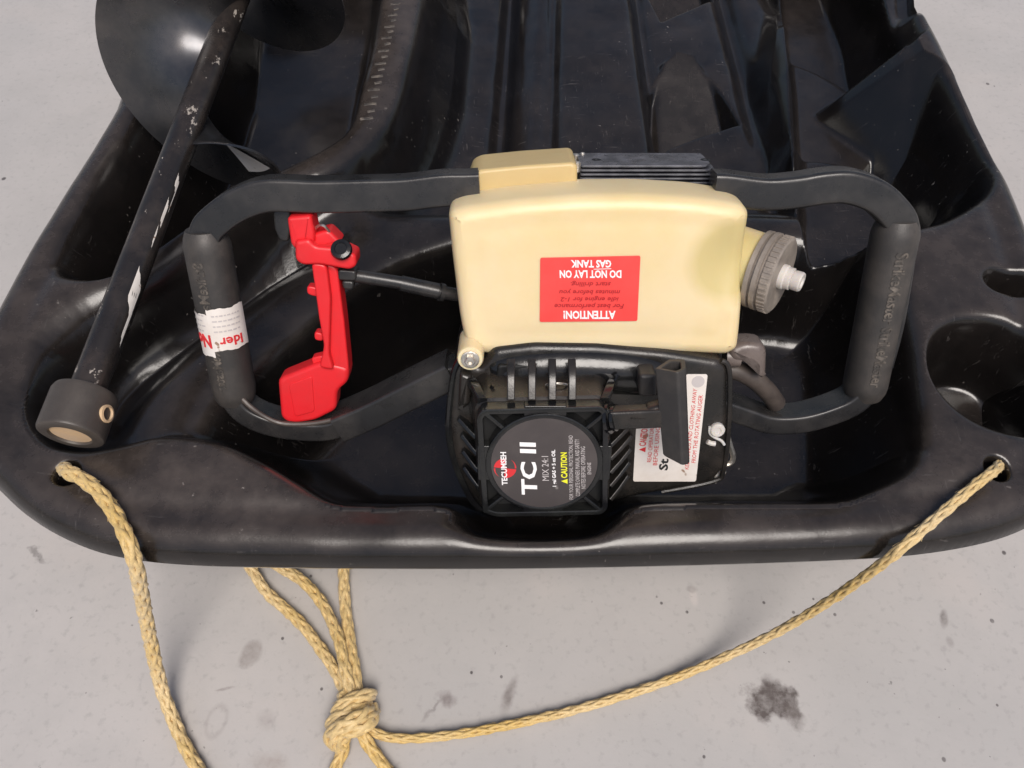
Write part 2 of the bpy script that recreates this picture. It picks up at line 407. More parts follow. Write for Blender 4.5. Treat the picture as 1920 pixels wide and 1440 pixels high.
# long trough with floor ribs
Tp = poly([(850, -250), (815, 0), (800, 120), (778, 200), (742, 280), (690, 335), (700, 385), (800, 395), (1100, 398), (1400, 395), (1540, 398), (1570, 385), (1560, 305), (1520, 240), (1500, 120), (1470, -250)], RIM-.04, 1, 4)
sT = sdf(Tp, X, Y)
Z -= rampf(sT, .09, .045, .006)
def line_d(a, b, z):
    a = P(*a, z); b = P(*b, z); ex, ey = b.x-a.x, b.y-a.y; l = math.hypot(ex, ey)
    return ((X-a.x)*ey-(Y-a.y)*ex)/l, ((X-a.x)*ex+(Y-a.y)*ey)/l
ZF = RIM-.13
for (a, b, wd, dp) in (((968, -120), (936, 300), .011, .012), ((1040, -120), (1026, 300), .010, .010), ((1168, -100), (1222, 300), .009, .012), ((1335, -40), (1432, 345), .012, .014), ((1428, -10), (1516, 335), .010, .014)):
    d, t = line_d(a, b, ZF)
    Z -= dp*np.exp(-(d/(wd*1.25))**2)*1.3*np.clip(sT/.03, 0, 1)
# right-hand half of the trough sits higher than the left
d, t = line_d((1170, -100), (1225, 300), ZF); Z += .018*np.clip(sT/.03, 0, 1)/(1+np.exp(-d/.004))
# gentle slope towards the left wall
d, t = line_d((955, -120), (935, 300), ZF); Z += np.clip(sT/.03, 0, 1)*.50*np.clip(-d-.008, 0, .055)
# moulded facets
def facet(px, z, h, wdt, tilt):
    global Z
    pl = poly(px, z); s = sdf(pl, X, Y); c = pl.mean(0)
    Z = Z+rampf(s, 1, wdt, .0012)*(h+tilt[0]*(X-c[0])+tilt[1]*(Y-c[1]))
facet([(1232, 292), (1296, 268), (1382, 240), (1345, 175), (1300, 125), (1262, 118), (1236, 135), (1216, 185), (1214, 235)], ZF+.02, -.022, .005, (.02, .46))
facet([(1240, 48), (1335, 4), (1290, -60), (1190, -60), (1215, 0)], ZF+.02, -.022, .005, (.02, .40))
# recess along the right side, parted by a sloping buttress
P1 = poly([(1470, -220), (1480, 60), (1492, 236), (1500, 350), (1540, 430), (1630, 436), (1720, 420), (1780, 402), (1845, 360), (1866, 312), (1846, 250), (1798, 160), (1756, 98), (1730, 50), (1712, 0), (1680, -90), (1600, -220)], RIM, 1, 4)
s1 = sdf(P1, X, Y)
Z = np.minimum(Z, -rampf(s1, .135, .035, .004))
c1 = P(1545, 430, RIM-.12); rr = np.hypot(X-c1.x, Y-c1.y); Z += np.clip(s1/.03, 0, 1)*.018/(1+np.exp((rr-.105)/.0025))*np.clip((-Z-.06)/.05, 0, 1)
c2 = P(1440, 210, RIM-.1); rr = np.hypot(X-c2.x, Y-c2.y); Z += np.clip(s1/.03, 0, 1)*.018/(1+np.exp((rr-.15)/.0025))*np.clip((-Z-.06)/.05, 0, 1)
a = P(1503, 238, RIM-.13); b = P(1726, 72, RIM); ex, ey = b.x-a.x, b.y-a.y; ll = math.hypot(ex, ey)
t = ((X-a.x)*ex+(Y-a.y)*ey)/ll/ll; dd = ((X-a.x)*ey-(Y-a.y)*ex)/ll       # dd > 0 on the near side
tc = np.clip(t, 0, 1.4); flat = .004+.014*tc
near = np.maximum(dd-flat, 0); far = np.maximum(-dd-.003, 0)
crest = -.135+.135*np.clip(t*1.02, 0, 1.6)-sp(near-.002, .002)*.95-sp(far-.002, .002)*1.6-np.where(t < 0, -t*1.2, 0)
m_ = (s1 > -.03) & (t < 1.5)
k_ = .003; Z = np.where(m_, k_*np.logaddexp(Z/k_, np.minimum(crest, .004)/k_), Z)
Z = np.minimum(Z, 0)
# left storage trough holding the auger
Lp = poly([(420, -220), (345, 30), (248, 226), (180, 345), (118, 455), (102, 492), (130, 512), (205, 508), (300, 450), (400, 380), (500, 322), (590, 280), (650, 235), (676, 150), (700, 40), (715, -220)], RIM, 1, 4)
Z = np.minimum(Z, -rampf(sdf(Lp, X, Y), .15, .045, .004))
# cup holder, slot, rope holes
cc = P(1880, 695, RIM); cr = (P(1755, 695, RIM)-cc).length
rc = cr-np.hypot(X-cc.x, Y-cc.y); Z = np.minimum(Z, -rampf(rc, .090, .012, .003))
a = P(1880, 522, RIM); b = P(1975, 535, RIM); ex, ey = b.x-a.x, b.y-a.y; t = np.clip(((X-a.x)*ex+(Y-a.y)*ey)/(ex*ex+ey*ey), 0, 1)
Z = np.minimum(Z, -rampf(.013-np.hypot(X-a.x-t*ex, Y-a.y-t*ey), .05, .006, .002))
for h in ((122, 884), (1872, 876)):
    a = P(*h, RIM); Z = np.minimum(Z, -rampf(.0095-np.hypot(X-a.x, Y-a.y), .03, .003, .001))
# rolled edge and the shallow gutter behind it
r = .024; e = np.clip(r-s_out, 0, r*.999); Z -= r-np.sqrt(r*r-e*e)
Z -= .003*np.exp(-((s_out-.038)/.010)**2)*(sM < -.004)
# slight unevenness of the moulding
def vnoise(sc, amp):
    gx = np.random.rand(int(1.5*sc)+4, int(1.5*sc)+4); u = (X+.7)*sc; v = Y*sc; i = u.astype(int); j = v.astype(int); u = u-i; v = v-j
    u = u*u*(3-2*u); v = v*v*(3-2*v)
    return amp*((gx[j, i]*(1-u)+gx[j, i+1]*u)*(1-v)+(gx[j+1, i]*(1-u)+gx[j+1, i+1]*u)*v-.5)
Z += vnoise(14, .0026)+vnoise(33, .0009)
Z = np.maximum(Z, -RIM+.03)
ZW = Z+RIM
inside = s_out >= 0
nb = inside.copy(); nb[1:] |= inside[:-1]; nb[:-1] |= inside[1:]; nb2 = nb.copy(); nb2[:, 1:] |= nb[:, :-1]; nb2[:, :-1] |= nb[:, 1:]
snap = nb2 & ~inside
VX = np.where(snap, QX, X); VY = np.where(snap, QY, Y); VZ = np.where(snap, RIM-r, ZW)
idx = np.full(X.shape, -1); use = inside | snap; idx[use] = np.arange(use.sum())
q = np.stack([idx[:-1, :-1], idx[:-1, 1:], idx[1:, 1:], idx[1:, :-1]], -1).reshape(-1, 4); q = q[(q >= 0).all(1)]
def zs(x, y):
    j = int(round((x-xs[0])/H)); i = int(round((y-ys[0])/H)); return float(ZW[i, j])
def PS(px, py, lift=0):
    """point of the sled surface seen at a pixel"""
    z = RIM+.01
    while z > .02:
        p = P(px, py, z)
        if abs(p.x) < .67 and .04 < p.y < 1.49 and zs(p.x, p.y) >= z: break
        z -= .001
    return P(px, py, z)+Vector((0, 0, lift))
so = Vector((0, .6, 0))
sled = thing('cargo_sled', 'black moulded plastic cargo sled with pockets and rolled rim, lying on the concrete', 'sled', so)
me = bpy.data.meshes.new('tub'); vv = np.stack([VX[use]-so.x, VY[use]-so.y, VZ[use]], -1)
me.vertices.add(len(vv)); me.vertices.foreach_set('co', vv.ravel())
me.loops.add(q.size); me.loops.foreach_set('vertex_index', q.ravel().astype(np.int32))
me.polygons.add(len(q)); me.polygons.foreach_set('loop_start', np.arange(0, q.size, 4, dtype=np.int32))
me.polygons.foreach_set('use_smooth', np.ones(len(q), bool)); me.update(calc_edges=True); me.validate()
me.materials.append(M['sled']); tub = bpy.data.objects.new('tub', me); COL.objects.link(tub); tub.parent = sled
mb = MB()
mb.loft([Vector(p) for p in OUT], [(0, RIM-r+.0005), (.004, RIM-.036), (.018, RIM-.045), (.06, .06), (.10, .004)], cap0=False)
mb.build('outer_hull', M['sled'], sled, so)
# raised ruler marks on the left ridge
ty = [222, 208, 195, 181, 168, 155, 143, 130, 119, 106, 95, 82, 71, 59, 50, 38, 28, 16, 7]
for i, y in enumerate(ty):
    x1 = 700+(222-y)*.235; wpx = (25-.03*(222-y)) if i % 2 == 0 else (15-.02*(222-y))
    a = PS(x1-wpx, y+2.5, .0004); b = PS(x1, y, .0004); mb = MB()
    d = (b-a); l = d.length; d.normalize(); up = Vector((0, 0, 1)); s_ = up.cross(d).normalized(); up = d.cross(s_)
    mb.box((a+b)/2, d, s_, up, l/2, .0021, .0009, .0006); mb.build('ruler_mark', M['emboss'], sled, so)

# ------------------------------------------------------------------ auger powerhead frame
EL = R_(28)
U = Vector((1, 0, 0)); V = Vector((0, math.sin(EL), math.cos(EL))); NN = Vector((0, -math.cos(EL), math.sin(EL)))
O = CAM+ray(1020, 640)*.68
ROT = Matrix((U, V, NN)).transposed()
def L(px, py, n):
    rr = ray(px, py); t = (n-(CAM-O).dot(NN))/rr.dot(NN); p = CAM+rr*t-O
    return Vector((p.dot(U), p.dot(V), n))
def OL(px, n): return [L(a, b, n).to_2d() for a, b in px]
HEAD = thing('auger_powerhead', 'ice auger powerhead with cream fuel tank and red throttle lever, propped in the sled', 'auger engine', O, ROT)
def hp(name, mb, m, parent=None, smooth=32): return mb.build(name, M[m], parent or HEAD, smooth=smooth)
# handlebar: two bent square tubes
def sq(w_, h_, r=.004): return [(p.x, p.y) for p in fillet([(-w_, -h_), (w_, -h_), (w_, h_), (-w_, h_)], r, 4)]
def path(px, n, sub=8):
    pts = [L(*(a[:2]), a[2] if len(a) > 2 else n) for a in px]; return cat(pts, sub, False)
top = path([(900, 350), (875, 351), (830, 352), (760, 360), (690, 362), (600, 364), (545, 362), (500, 363), (455, 378), (415, 404), (392, 432), (392, 480), (410, 600), (434, 715), (445, 745)], 0)
mb = MB(); mb.sweep(top, sq(.0125, .0115, .003), (0, 0, 1))
bot = path([(430, 690), (440, 735), (462, 765), (505, 786), (560, 796), (620, 796), (665, 778), (750, 738), (850, 692), (950, 690), (1100, 700, -.006), (1200, 715, -.01), (1280, 740, -.004), (1340, 752, 0), (1395, 770), (1440, 784), (1500, 782), (1560, 765), (1600, 745), (1622, 715), (1640, 640)], 0)
mb.sweep(bot, sq(.0088, .0145, .003), (0, 0, 1))
rt = path([(1335, 351), (1360, 352), (1430, 360), (1490, 356), (1540, 348), (1585, 347), (1632, 362), (1664, 388), (1684, 420), (1680, 470), (1660, 600), (1640, 680)], 0)
mb.sweep(rt, sq(.0125, .0115), (0, 0, 1))
hp('handlebar', mb, 'tube')
mb = MB(); mb.sweep(path([(640, 790), (700, 764), (760, 734), (850, 690)], 0), sq(.0125, .0185, .003), (0, 0, 1)); hp('handlebar_strut', mb, 'tube')
# grips
GR = .0185
def grip(a, b, name='grip'):
    A = L(*a, 0); B = L(*b, 0); d = (B-A).normalized(); mb = MB()
    n = 26; pts = [A+(B-A)*i/n for i in range(n+1)]
    rad = [GR*(.80 if i == 0 else .93 if i == 1 else 1.0 if i < n-1 else .96 if i == n-1 else .82) for i in range(n+1)]
    mb.tube(pts, rad, 28)
    return hp(name, mb, 'grip'), A, B
gl, gA, gB = grip((383, 430), (443, 750))
gr_, hA, hB = grip((1684, 410), (1618, 742))
def wrap(A, B, R, t, ang):
    """point on a grip: t metres from A along it, ang radians round (0 faces the local normal)"""
    d = (B-A).normalized(); side = Vector((0, 0, 1)).cross(d).normalized(); front = d.cross(side)*-1
    if front.z < 0: front = -front
    s0 = Vector((1, 0, 0)); s0 = (s0-d*s0.dot(d)).normalized()
    return A+d*t+(s0*math.sin(ang)+front*math.cos(ang))*R
def wrap_text(mb, A, B, s, t0, t1, a0, a1, R, flip=False, shear=0, bold=.02, axis='along'):
    v, f = text_geo(s, shear, bold)
    out = []
    for x, y in v:
        if axis == 'along': t = t0+(t1-t0)*x; an = a0+(a1-a0)*y
        else: an = a0+(a1-a0)*x; t = t0+(t1-t0)*y
        out.append((t, an))
    mb.add([wrap(A, B, R, t, an) for t, an in out]+[wrap(A, B, R-.0007, t, an) for t, an in out], f)
    n = len(v); base = len(mb.v)-2*n
    from collections import Counter
    ed = Counter()
    for q_ in f:
        for i in range(len(q_)): ed[frozenset((q_[i], q_[(i+1) % len(q_)]))] += 1
    for q_ in f:
        for i in range(len(q_)):
            a_, b_ = q_[i], q_[(i+1) % len(q_)]
            if ed[frozenset((a_, b_))] == 1: mb.f.append((base+a_, base+b_, base+n+b_, base+n+a_))
gl_len = (gB-gA).length; gr_len = (hB-hA).length
for (A, B, ln, pr, ang) in ((gA, gB, gl_len, gl, (.05, -.45)), (hA, hB, gr_len, gr_, (-.25, .28))):
    mb = MB()
    wrap_text(mb, A, B, 'StrikeMaster', .022, ln*.52, ang[0], ang[1], GR+.0005)
    wrap_text(mb, A, B, 'StrikeMaster', ln*.54, ln-.018, ang[0], ang[1], GR+.0005)
    hp('embossed_lettering', mb, 'emboss', pr)
# paper label on the left grip
def wrap_patch(mb, A, B, t0, t1, a0, a1, R, n=18, edge=0):
    v = []; f = []
    for i in range(n+1):
        an = a0+(a1-a0)*i/n
        wv = edge*math.sin(i*1.9)*.5+edge*math.sin(i*.7+1)
        for t in (t0+wv, t1+wv*.8): v.append(wrap(A, B, R, t, an))
    for i in range(n): f.append((2*i, 2*i+1, 2*i+3, 2*i+2))
    mb.add(v, f)
tl0 = (L(405, 570, 0)-gA).length; tl1 = (L(420, 648, 0)-gA).length
mb = MB(); wrap_patch(mb, gA, gB, tl0+.002, tl1+.002, -1.6, -.15, GR+.0006, edge=.0006); wrap_patch(mb, gA, gB, tl0-.003, tl1-.004, -.2, 1.6, GR+.0011, edge=.0006)
lab = hp('grip_label', mb, 'white'); h = tl1-tl0
mb = MB(); wrap_text(mb, gA, gB, 'No', tl0+h*.52, tl0+h*.84, -.22, -1.05, GR+.0011, axis='round', bold=.03)
hp('lettering', mb, 'pred', lab)
mb = MB(); wrap_text(mb, gA, gB, 'lder', tl0+h*.58, tl0+h*.80, 1.15, .15, GR+.0016, axis='round', bold=.02)
hp('lettering', mb, 'pred', lab)
mb = MB()
for i in range(4):
    for (b0, b1) in ((-1.15, -.35), (.0, 1.2)):
        a0 = b0
        while a0 < b1-.1:
            a1 = a0+random.uniform(.08, .2); t0 = tl0+h*(.06+.12*i); wrap_patch(mb, gA, gB, t0, t0+.0012, a0, min(a1, b1), GR+.0016 if b0 > -.2 else GR+.0011, 3); a0 = a1+.05
hp('fine_print', mb, 'pgrey', lab)
# throttle lever
def pslab(mb, px, n0, n1, r=.0015, fr=.003, nref=None):
    mb.slab(fillet(OL(px, n1 if nref is None else nref), fr, 3), n0, n1, r)
mb = MB()
pslab(mb, [(537, 408), (583, 404), (590, 440), (588, 470), (566, 492), (556, 470), (545, 460)], -.008, .014, .003)
pslab(mb, [(552, 452), (580, 448), (590, 462), (640, 466), (667, 478), (668, 500), (655, 507), (600, 497), (566, 498), (553, 488)], -.004, .018, .003)
pslab(mb, [(585, 440), (615, 430), (640, 455), (612, 470), (585, 468)], -.010, .010, .003)
pslab(mb, [(583, 492), (612, 497), (620, 560), (617, 665), (626, 695), (598, 690), (607, 650), (598, 600)], -.006, .015, .002, .004)
pslab(mb, [(606, 492), (632, 502), (645, 600), (654, 690), (651, 715), (632, 728), (620, 690), (610, 650)], -.010, .009, .002, .004)
pslab(mb, [(575, 536), (596, 540), (596, 558), (575, 552)], -.004, .006, .0015, .003)
pslab(mb, [(589, 622), (606, 626), (606, 641), (589, 638)], -.004, .006, .0015, .003)
pslab(mb, [(582, 672), (606, 666), (608, 690), (590, 692)], -.004, .006, .0015, .003)
pslab(mb, [(520, 712), (604, 678), (655, 690), (652, 718), (632, 734), (630, 770), (590, 790), (545, 797), (526, 785)], -.012, .010, .004, .005)
pslab(mb, [(541, 722), (585, 705), (590, 772), (553, 782)], .008, .0108, .0008, .003)
lev = hp('throttle_lever', mb, 'red')
mb = MB(); c = L(640, 468, .0185); mb.lathe([(.0075, -.004), (.0082, -.002), (.0085, 0), (.0078, .0022), (.005, .0027), (.0045, .0018)], Matrix.Translation(c)@Matrix.Rotation(R_(-38), 4, 'X'), 24); hp('pivot_knob', mb, 'gloss', lev)
mb = MB(); mb.tube(path([(588, 432, .006), (598, 423, .010), (608, 424, .012), (618, 436, .008)], 0, 5), .0012, 8); hp('return_spring', mb, 'steel', lev)
mb = MB(); pslab(mb, [(511, 392), (545, 395), (545, 430), (540, 455), (524, 452), (514, 430)], -.012, .002, .002); hp('lever_bracket', mb, 'tube')
mb = MB()
pslab(mb, [(632, 505), (668, 508), (668, 528), (632, 526)], -.006, .008, .002); pslab(mb, [(640, 526), (664, 528), (662, 545), (642, 543)], -.004, .006, .002)
mb.tube(path([(660, 516, 0), (760, 532, 0), (830, 548, -.004), (880, 556, -.01)], 0), .0055, 12)
mb.tube(path([(752, 531, 0), (822, 546, -.003)], 0, 3), .0066, 12); mb.tube(path([(824, 547, -.003), (832, 548.5, -.004)], 0, 3), .0075, 12)
hp('throttle_cable', mb, 'tube')
mb = MB(); mb.tube(path([(452, 745, .012), (470, 763, .0145), (500, 783, .014), (530, 794, .0135), (575, 795, .013), (620, 788, .0125), (650, 775, .011)], 0), .0022, 8); hp('control_wire', mb, 'rubber')

# ---- fuel tank
TN = .045
tk = [Vector((L(px, py+48, TN).x, L(px, py-7, 0).y)) for px, py in ((839, 384), (846, 374), (866, 367), (960, 354), (1080, 345), (1200, 344), (1310, 350), (1382, 361), (1399, 368), (1407, 380))]+OL([(1405, 480), (1398, 560), (1393, 620), (1388, 660), (1365, 673), (1300, 670), (1150, 668), (1000, 668), (920, 672), (878, 668), (868, 640), (860, 600), (850, 520), (845, 480)], TN)
tk = fillet(tk, .009, 3)
mb = MB()
tp = ccw(tk)
prof = [(.004, -.012), (.001, -.008), (0, -.002), (0, .020), (.0005, .034), (.002, .0395), (.005, .0432), (.0095, .0448)]
mb.loft(tp, prof, cap1=False)
# fine front face with a shallow border groove, so the filler scoop reads too
n = len(tp); base_ = len(mb.v)-n
from mathutils.geometry import delaunay_2d_cdt
rim_ = [Vector(v_[:2]) for v_ in mb.v[-n:]]
gx0, gx1 = min(p.x for p in rim_), max(p.x for p in rim_); gy0, gy1 = min(p.y for p in rim_), max(p.y for p in rim_)
def inpoly(p, pl):
    c = False
    for i in range(len(pl)):
        a, b = pl[i-1], pl[i]
        if (a.y > p.y) != (b.y > p.y) and p.x < (b.x-a.x)*(p.y-a.y)/(b.y-a.y)+a.x: c = not c
    return c
def edge_d(p):
    return min(((a+(b-a)*max(0, min(1, (p-a).dot(b-a)/max((b-a).length_squared, 1e-12))))-p).length for a, b in zip(rim_, rim_[1:]+rim_[:1]))
def face_z(p):
    d = edge_d(p); return .0448-.0005*math.exp(-((d-.010)/.005)**2)+.0008*min(1, d/.03)
shr = inset(rim_, .0015); ip = []
y_ = gy0
while y_ < gy1:
    x_ = gx0
    while x_ < gx1:
        p = Vector((x_, y_))
        if inpoly(p, shr): ip.append(p)
        x_ += .0028
    y_ += .0028
cv, _, cf, *_r = delaunay_2d_cdt(rim_+ip, [(i, (i+1) % n) for i in range(n)], [], 1, 1e-6)
rimset = {(round(p.x, 6), round(p.y, 6)): base_+i for i, p in enumerate(rim_)}
mp_ = []
for p in cv:
    k_ = rimset.get((round(p.x, 6), round(p.y, 6)))
    if k_ is None: mb.v.append((p.x, p.y, face_z(p))); k_ = len(mb.v)-1
    mp_.append(k_)
mb.f += [tuple(mp_[i] for i in f_) for f_ in cf]
# filler scoop near the cap
fc = L(1385, 495, TN)
def scoop(v_):
    d = math.hypot(v_[0]-fc.x, (v_[1]-fc.y)*.9)
    k = max(0, 1-(d/.036)**2)
    return (v_[0], v_[1], v_[2]-.008*k*k*(1 if v_[2] > 0 else 0))
mb.v = [scoop(v_) for v_ in mb.v]
# rear upper chamber, a darker tan than the tank
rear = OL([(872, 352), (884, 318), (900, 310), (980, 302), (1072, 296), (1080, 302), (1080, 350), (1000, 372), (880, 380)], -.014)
tank = hp('fuel_tank', mb, 'tank', smooth=50)
mb = MB(); mb.slab(fillet(rear, .003, 3), -.055, .002, .003); hp('rear_chamber', mb, 'tan')
# filler neck and cap
ax = Vector((.80, -.10, .56)).normalized()
cp = L(1466, 518, .026)
q_ = ax.to_track_quat('Z', 'Y').to_matrix().to_4x4()
Mc = Matrix.Translation(cp)@q_
mb = MB(); mb.lathe([(.030, -.062), (.029, -.045), (.0285, -.030), (.028, -.016)], Mc, 40); hp('filler_neck', mb, 'tank', tank)
mb = MB(); CRD = .0305
mb.lathe([(CRD*.9, -.021), (CRD*1.02, -.020), (CRD*1.02, -.0165), (CRD*.93, -.016), (CRD*.93, -.0145), (CRD*1.03, -.0138), (CRD*1.03, -.0105), (CRD*.95, -.010), (CRD*.95, -.0088), (CRD, -.008), (CRD, -.0012), (CRD*.95, 0), (CRD*.6, .0002), (CRD*.55, -.0006), (CRD*.2, -.0006)], Mc, 48)
for k in range(44):
    a_ = 2*math.pi*k/44; c_ = Mc@Vector((CRD*math.cos(a_), CRD*math.sin(a_), -.0045)); rd = (q_.to_3x3()@Vector((math.cos(a_), math.sin(a_), 0))); tg = ax.cross(rd)
    mb.box(c_, tg, ax, rd, .0009, .0032, .0008, .0003)
cap = hp('fuel_cap', mb, 'cap')
mb = MB(); mb.lathe([(.0098, -.001), (.0098, .003), (.0088, .004), (.0088, .008), (.0070, .0085), (.0078, .010), (.0078, .015), (.007, .0162), (.005, .0162), (.0047, .0145), (.001, .0145)], Mc, 24); hp('vent_screw', mb, 'vent', cap)
# fuel shows as a yellower patch round the filler
mt = M['tank']; t = mt.node_tree; b = t.nodes['Principled BSDF']; src = b.inputs['Base Color'].links[0].from_socket
vd = N(t, 'VectorMath', operation='DISTANCE'); vd.inputs[1].default_value = (fc.x-.004, fc.y+.002, TN-.008); t.links.new(t.nodes['TC'].outputs['Object'], vd.inputs[0])
t.links.new(mixc(t, ramp(t, vd.outputs['Value'], .040, .027, 0, .75), src, (.56, .46, .19)), b.inputs['Base Color'])
# red caution label on the tank
TF = TN+.0016
mb = MB(); mb.slab(fillet(OL([(1013, 484), (1201, 480), (1195, 602), (1012, 604)], TF), .0015, 3), TF-.002, TF, .0001)
rl = hp('warning_label', mb, 'lred', tank)
def ptext(mb, s, bl, br, tl, n, lift=.0005, **k): text(mb, s, L(*bl, n), L(*br, n), L(*tl, n), lift, **k)
mb = MB()
for s, x0, x1, y0, y1 in (('ATTENTION!', 1056, 1154, 582, 598), ('DO NOT LAY ON', 1049, 1165, 506, 521), ('GAS TANK', 1070, 1146, 487, 501.5)):
    ptext(mb, s, (x1, y0), (x0, y0), (x1, y1), TF, bold=.035, shear=.0)
mb.slab(OL([(1113, 504), (1146, 503), (1146, 504), (1113, 505)], TF), TF+.0001, TF+.0005, 0)
hp('lettering', mb, 'pwhite', rl)
mb = MB()
for s, x0, x1, y0, y1 in (('For best performance', 1039.5, 1170, 567, 578), ('idle engine for 1-2', 1051, 1160, 554.5, 565), ('minutes before you', 1048, 1163, 541, 552), ('start drilling.', 1070, 1145.5, 526, 537)):
    ptext(mb, s, (x1, y0), (x0, y0), (x1, y1), TF, shear=.25, bold=.012)
hp('lettering', mb, 'pdred', rl)

# ---- cylinder fins behind the tank
yv = L(1200, 297, -.045).y
for i in range(10):
    a = L(1086, 320, -.03); b = L(1330+min(i, 4)*7, 320, -.03); vv_ = yv-i*.0033
    Mf = Matrix(((1, 0, 0, 0), (0, 0, 1, 0), (0, 1, 0, 0), (0, 0, 0, 1)))
    mb = MB(); mb.slab(fillet([(a.x, -.066), (b.x, -.066), (b.x, -.03), (b.x-.006, -.020), (a.x, -.020)], .003, 3), vv_-.0018, vv_, .0005, M=Mf); hp('cooling_fin', mb, 'alu')
mb = MB(); a = L(1085, 320, -.035); b = L(1335, 320, -.035)
mb.slab(OL([(1092, 304), (1318, 304), (1318, 420), (1092, 420)], -.045), -.064, -.028, .002)
for px in (1118, 1322): c = L(px, 301, -.04); mb.lathe([(.0045, -.012), (.0045, .000), (.0035, .001), (.002, .001), (.002, -.002)], Matrix.Translation(c)@Matrix.Rotation(R_(-90), 4, 'X'), 16)
hp('cylinder_head', mb, 'dark')
mb = MB()
for (px, py, n_, rd) in ((1082, 312, -.02, .003), (1080, 298, -.055, .0028), (1092, 295, -.06, .0022), (905, 305, -.06, .003), (930, 304, -.06, .0022)):
    mb.lathe([(rd, -.004), (rd, .003), (rd*.7, .004)], Matrix.Translation(L(px, py, n_))@Matrix.Rotation(R_(-90), 4, 'X'), 10)
mb.slab(OL([(900, 300), (1085, 292), (1088, 330), (900, 335)], -.06), -.072, -.058, .002)
hp('mounting_bracket', mb, 'steel')

# ---- engine shroud
SN = .050
sh = OL([(866, 664), (900, 690), (925, 655), (1000, 646), (1120, 648), (1250, 660), (1352, 676), (1366, 692), (1366, 780), (1360, 880), (1338, 906), (1150, 943), (905, 960), (880, 930), (852, 868), (840, 800), (848, 700)], SN)
mb = MB(); mb.slab(fillet(sh, .004, 3), -.040, SN, .007, .004, seg=4); shroud = hp('engine_shroud', mb, 'satin')
# raised lip round the left edge and the seam on the right
mb = MB()
mb.tube(path([(868, 668), (852, 702), (842, 800), (854, 868), (882, 932), (902, 955)], SN-.004, 6), .0032, 8)
hp('shroud_lip', mb, 'gloss', shroud)
mb = MB(); mb.tube(path([(1352, 676), (1367, 694), (1367, 790), (1357, 880), (1338, 902), (1240, 922)], SN-.003, 6), .0022, 8); hp('shroud_seam', mb, 'satin', shroud)
# glossy rounded duct under the tank
mb = MB(); dpts = path([(922, 700, .038), (945, 690, .036), (1010, 684, .035), (1100, 684, .035), (1190, 690, .035), (1250, 698, .032), (1300, 706, .024)], 0)
nn = len(dpts); mb.tube(dpts, [.011+.0125*math.sin(math.pi*min(1, max(0, (i+1.5)/(nn+2))))**.5 for i in range(nn)], 24); hp('air_duct', mb, 'gloss')
# screw boss at the lower left of the tank
mb = MB(); c = L(882, 670, .056); Mz = Matrix.Translation(c)
mb.lathe([(.0105, -.035), (.0105, .001), (.0095, .003), (.0075, .0032)], Mz, 28); hp('screw_boss', mb, 'tank')
mb = MB(); mb.lathe([(.0072, .003), (.0072, .0046), (.0062, .005)], Mz, 24); mb.lathe([(.0044, .004), (.0044, .008), (.0036, .009), (.0022, .009), (.002, .007)], Mz, 6); hp('hex_bolt', mb, 'steel')

# ---- recoil starter housing
HN = .098
fr = [(893, 782), (905, 768), (1130, 762), (1142, 776), (1140, 955), (1128, 966), (930, 970), (905, 962)]
fo = OL(fr, HN); fo = fillet(fo, .004, 4)
mb = MB()
tower = inset(ccw(fo), 0)
mb.loft(tower, [(-.008, SN-.012), (-.006, SN+.006), (-.002, HN-.014), (0, HN-.012)], cap1=True)
hous = hp('starter_housing', mb, 'satin')
mb = MB()
def ringslab(mb, outer, d, z0, z1, r=.0012):
    o_ = ccw(outer); pr = [(0, z0), (0, z1-r), (r*.3, z1-r*.3), (r, z1), (d-r, z1), (d-r*.3, z1-r*.3), (d, z1-r), (d, z0)]
    mb.loft(o_, pr, cap0=False, cap1=False)
ringslab(mb, fo, .0048, HN-.015, HN)
dc = L(1019, 879, HN); DR = .0385
def circ(c, r, n=56): return [Vector((c.x+r*math.cos(2*math.pi*k/n), c.y+r*math.sin(2*math.pi*k/n))) for k in range(n)]
hw = (max(p.x for p in fo)-min(p.x for p in fo))/2; hh = (max(p.y for p in fo)-min(p.y for p in fo))/2
print('starter half sizes', hw, hh)
fcx = (max(p.x for p in fo)+min(p.x for p in fo))/2; fcy = (max(p.y for p in fo)+min(p.y for p in fo))/2
fcen = Vector((fcx, fcy, HN)); DR = min(hw, hh)*.80
ringslab(mb, circ(fcen, DR+.0045), .0045, HN-.015, HN+.0008)
for sx in (-1, 1):
    for sy in (-1, 1):
        a = fcen+Vector((sx*DR*.74, sy*DR*.74, -.005)); b = fcen+Vector((sx*(hw-.004), sy*(hh-.004), -.005)); d = b-a; l = d.length; d.normalize()
        mb.box((a+b)/2, d, Vector((0, 0, 1)).cross(d), Vector((0, 0, 1)), l/2, .0016, .0045, .0007)
# solid bridges at the middle of each side
for ang in range(4):
    a_ = ang*math.pi/2; d = Vector((math.cos(a_), math.sin(a_), 0)); ext = hw if ang % 2 == 0 else hh
    mb.box(fcen+d*((DR+ext)/2)+Vector((0, 0, -.0052)), d, Vector((0, 0, 1)).cross(d), Vector((0, 0, 1)), (ext-DR)/2, .016, .0045, .0008)
hp('starter_grille', mb, 'gloss', hous)
mb = MB(); mb.slab(inset(ccw(fo), .003), HN-.0125, HN-.0118, .0001); hp('grille_backing', mb, 'dark', hous)
mb = MB(); mb.slab(circ(fcen, DR+.0008), HN-.014, HN+.0002, .0003); disc = hp('round_label', mb, 'disc')
LN = HN+.0003
def vt(mb, s, bl, br, tl, **k): ptext(mb, s, bl, br, tl, LN, .0002, **k)
mb = MB()
vt(mb, 'TC II', (1008, 928), (1005, 830), (978, 927), bold=.03)
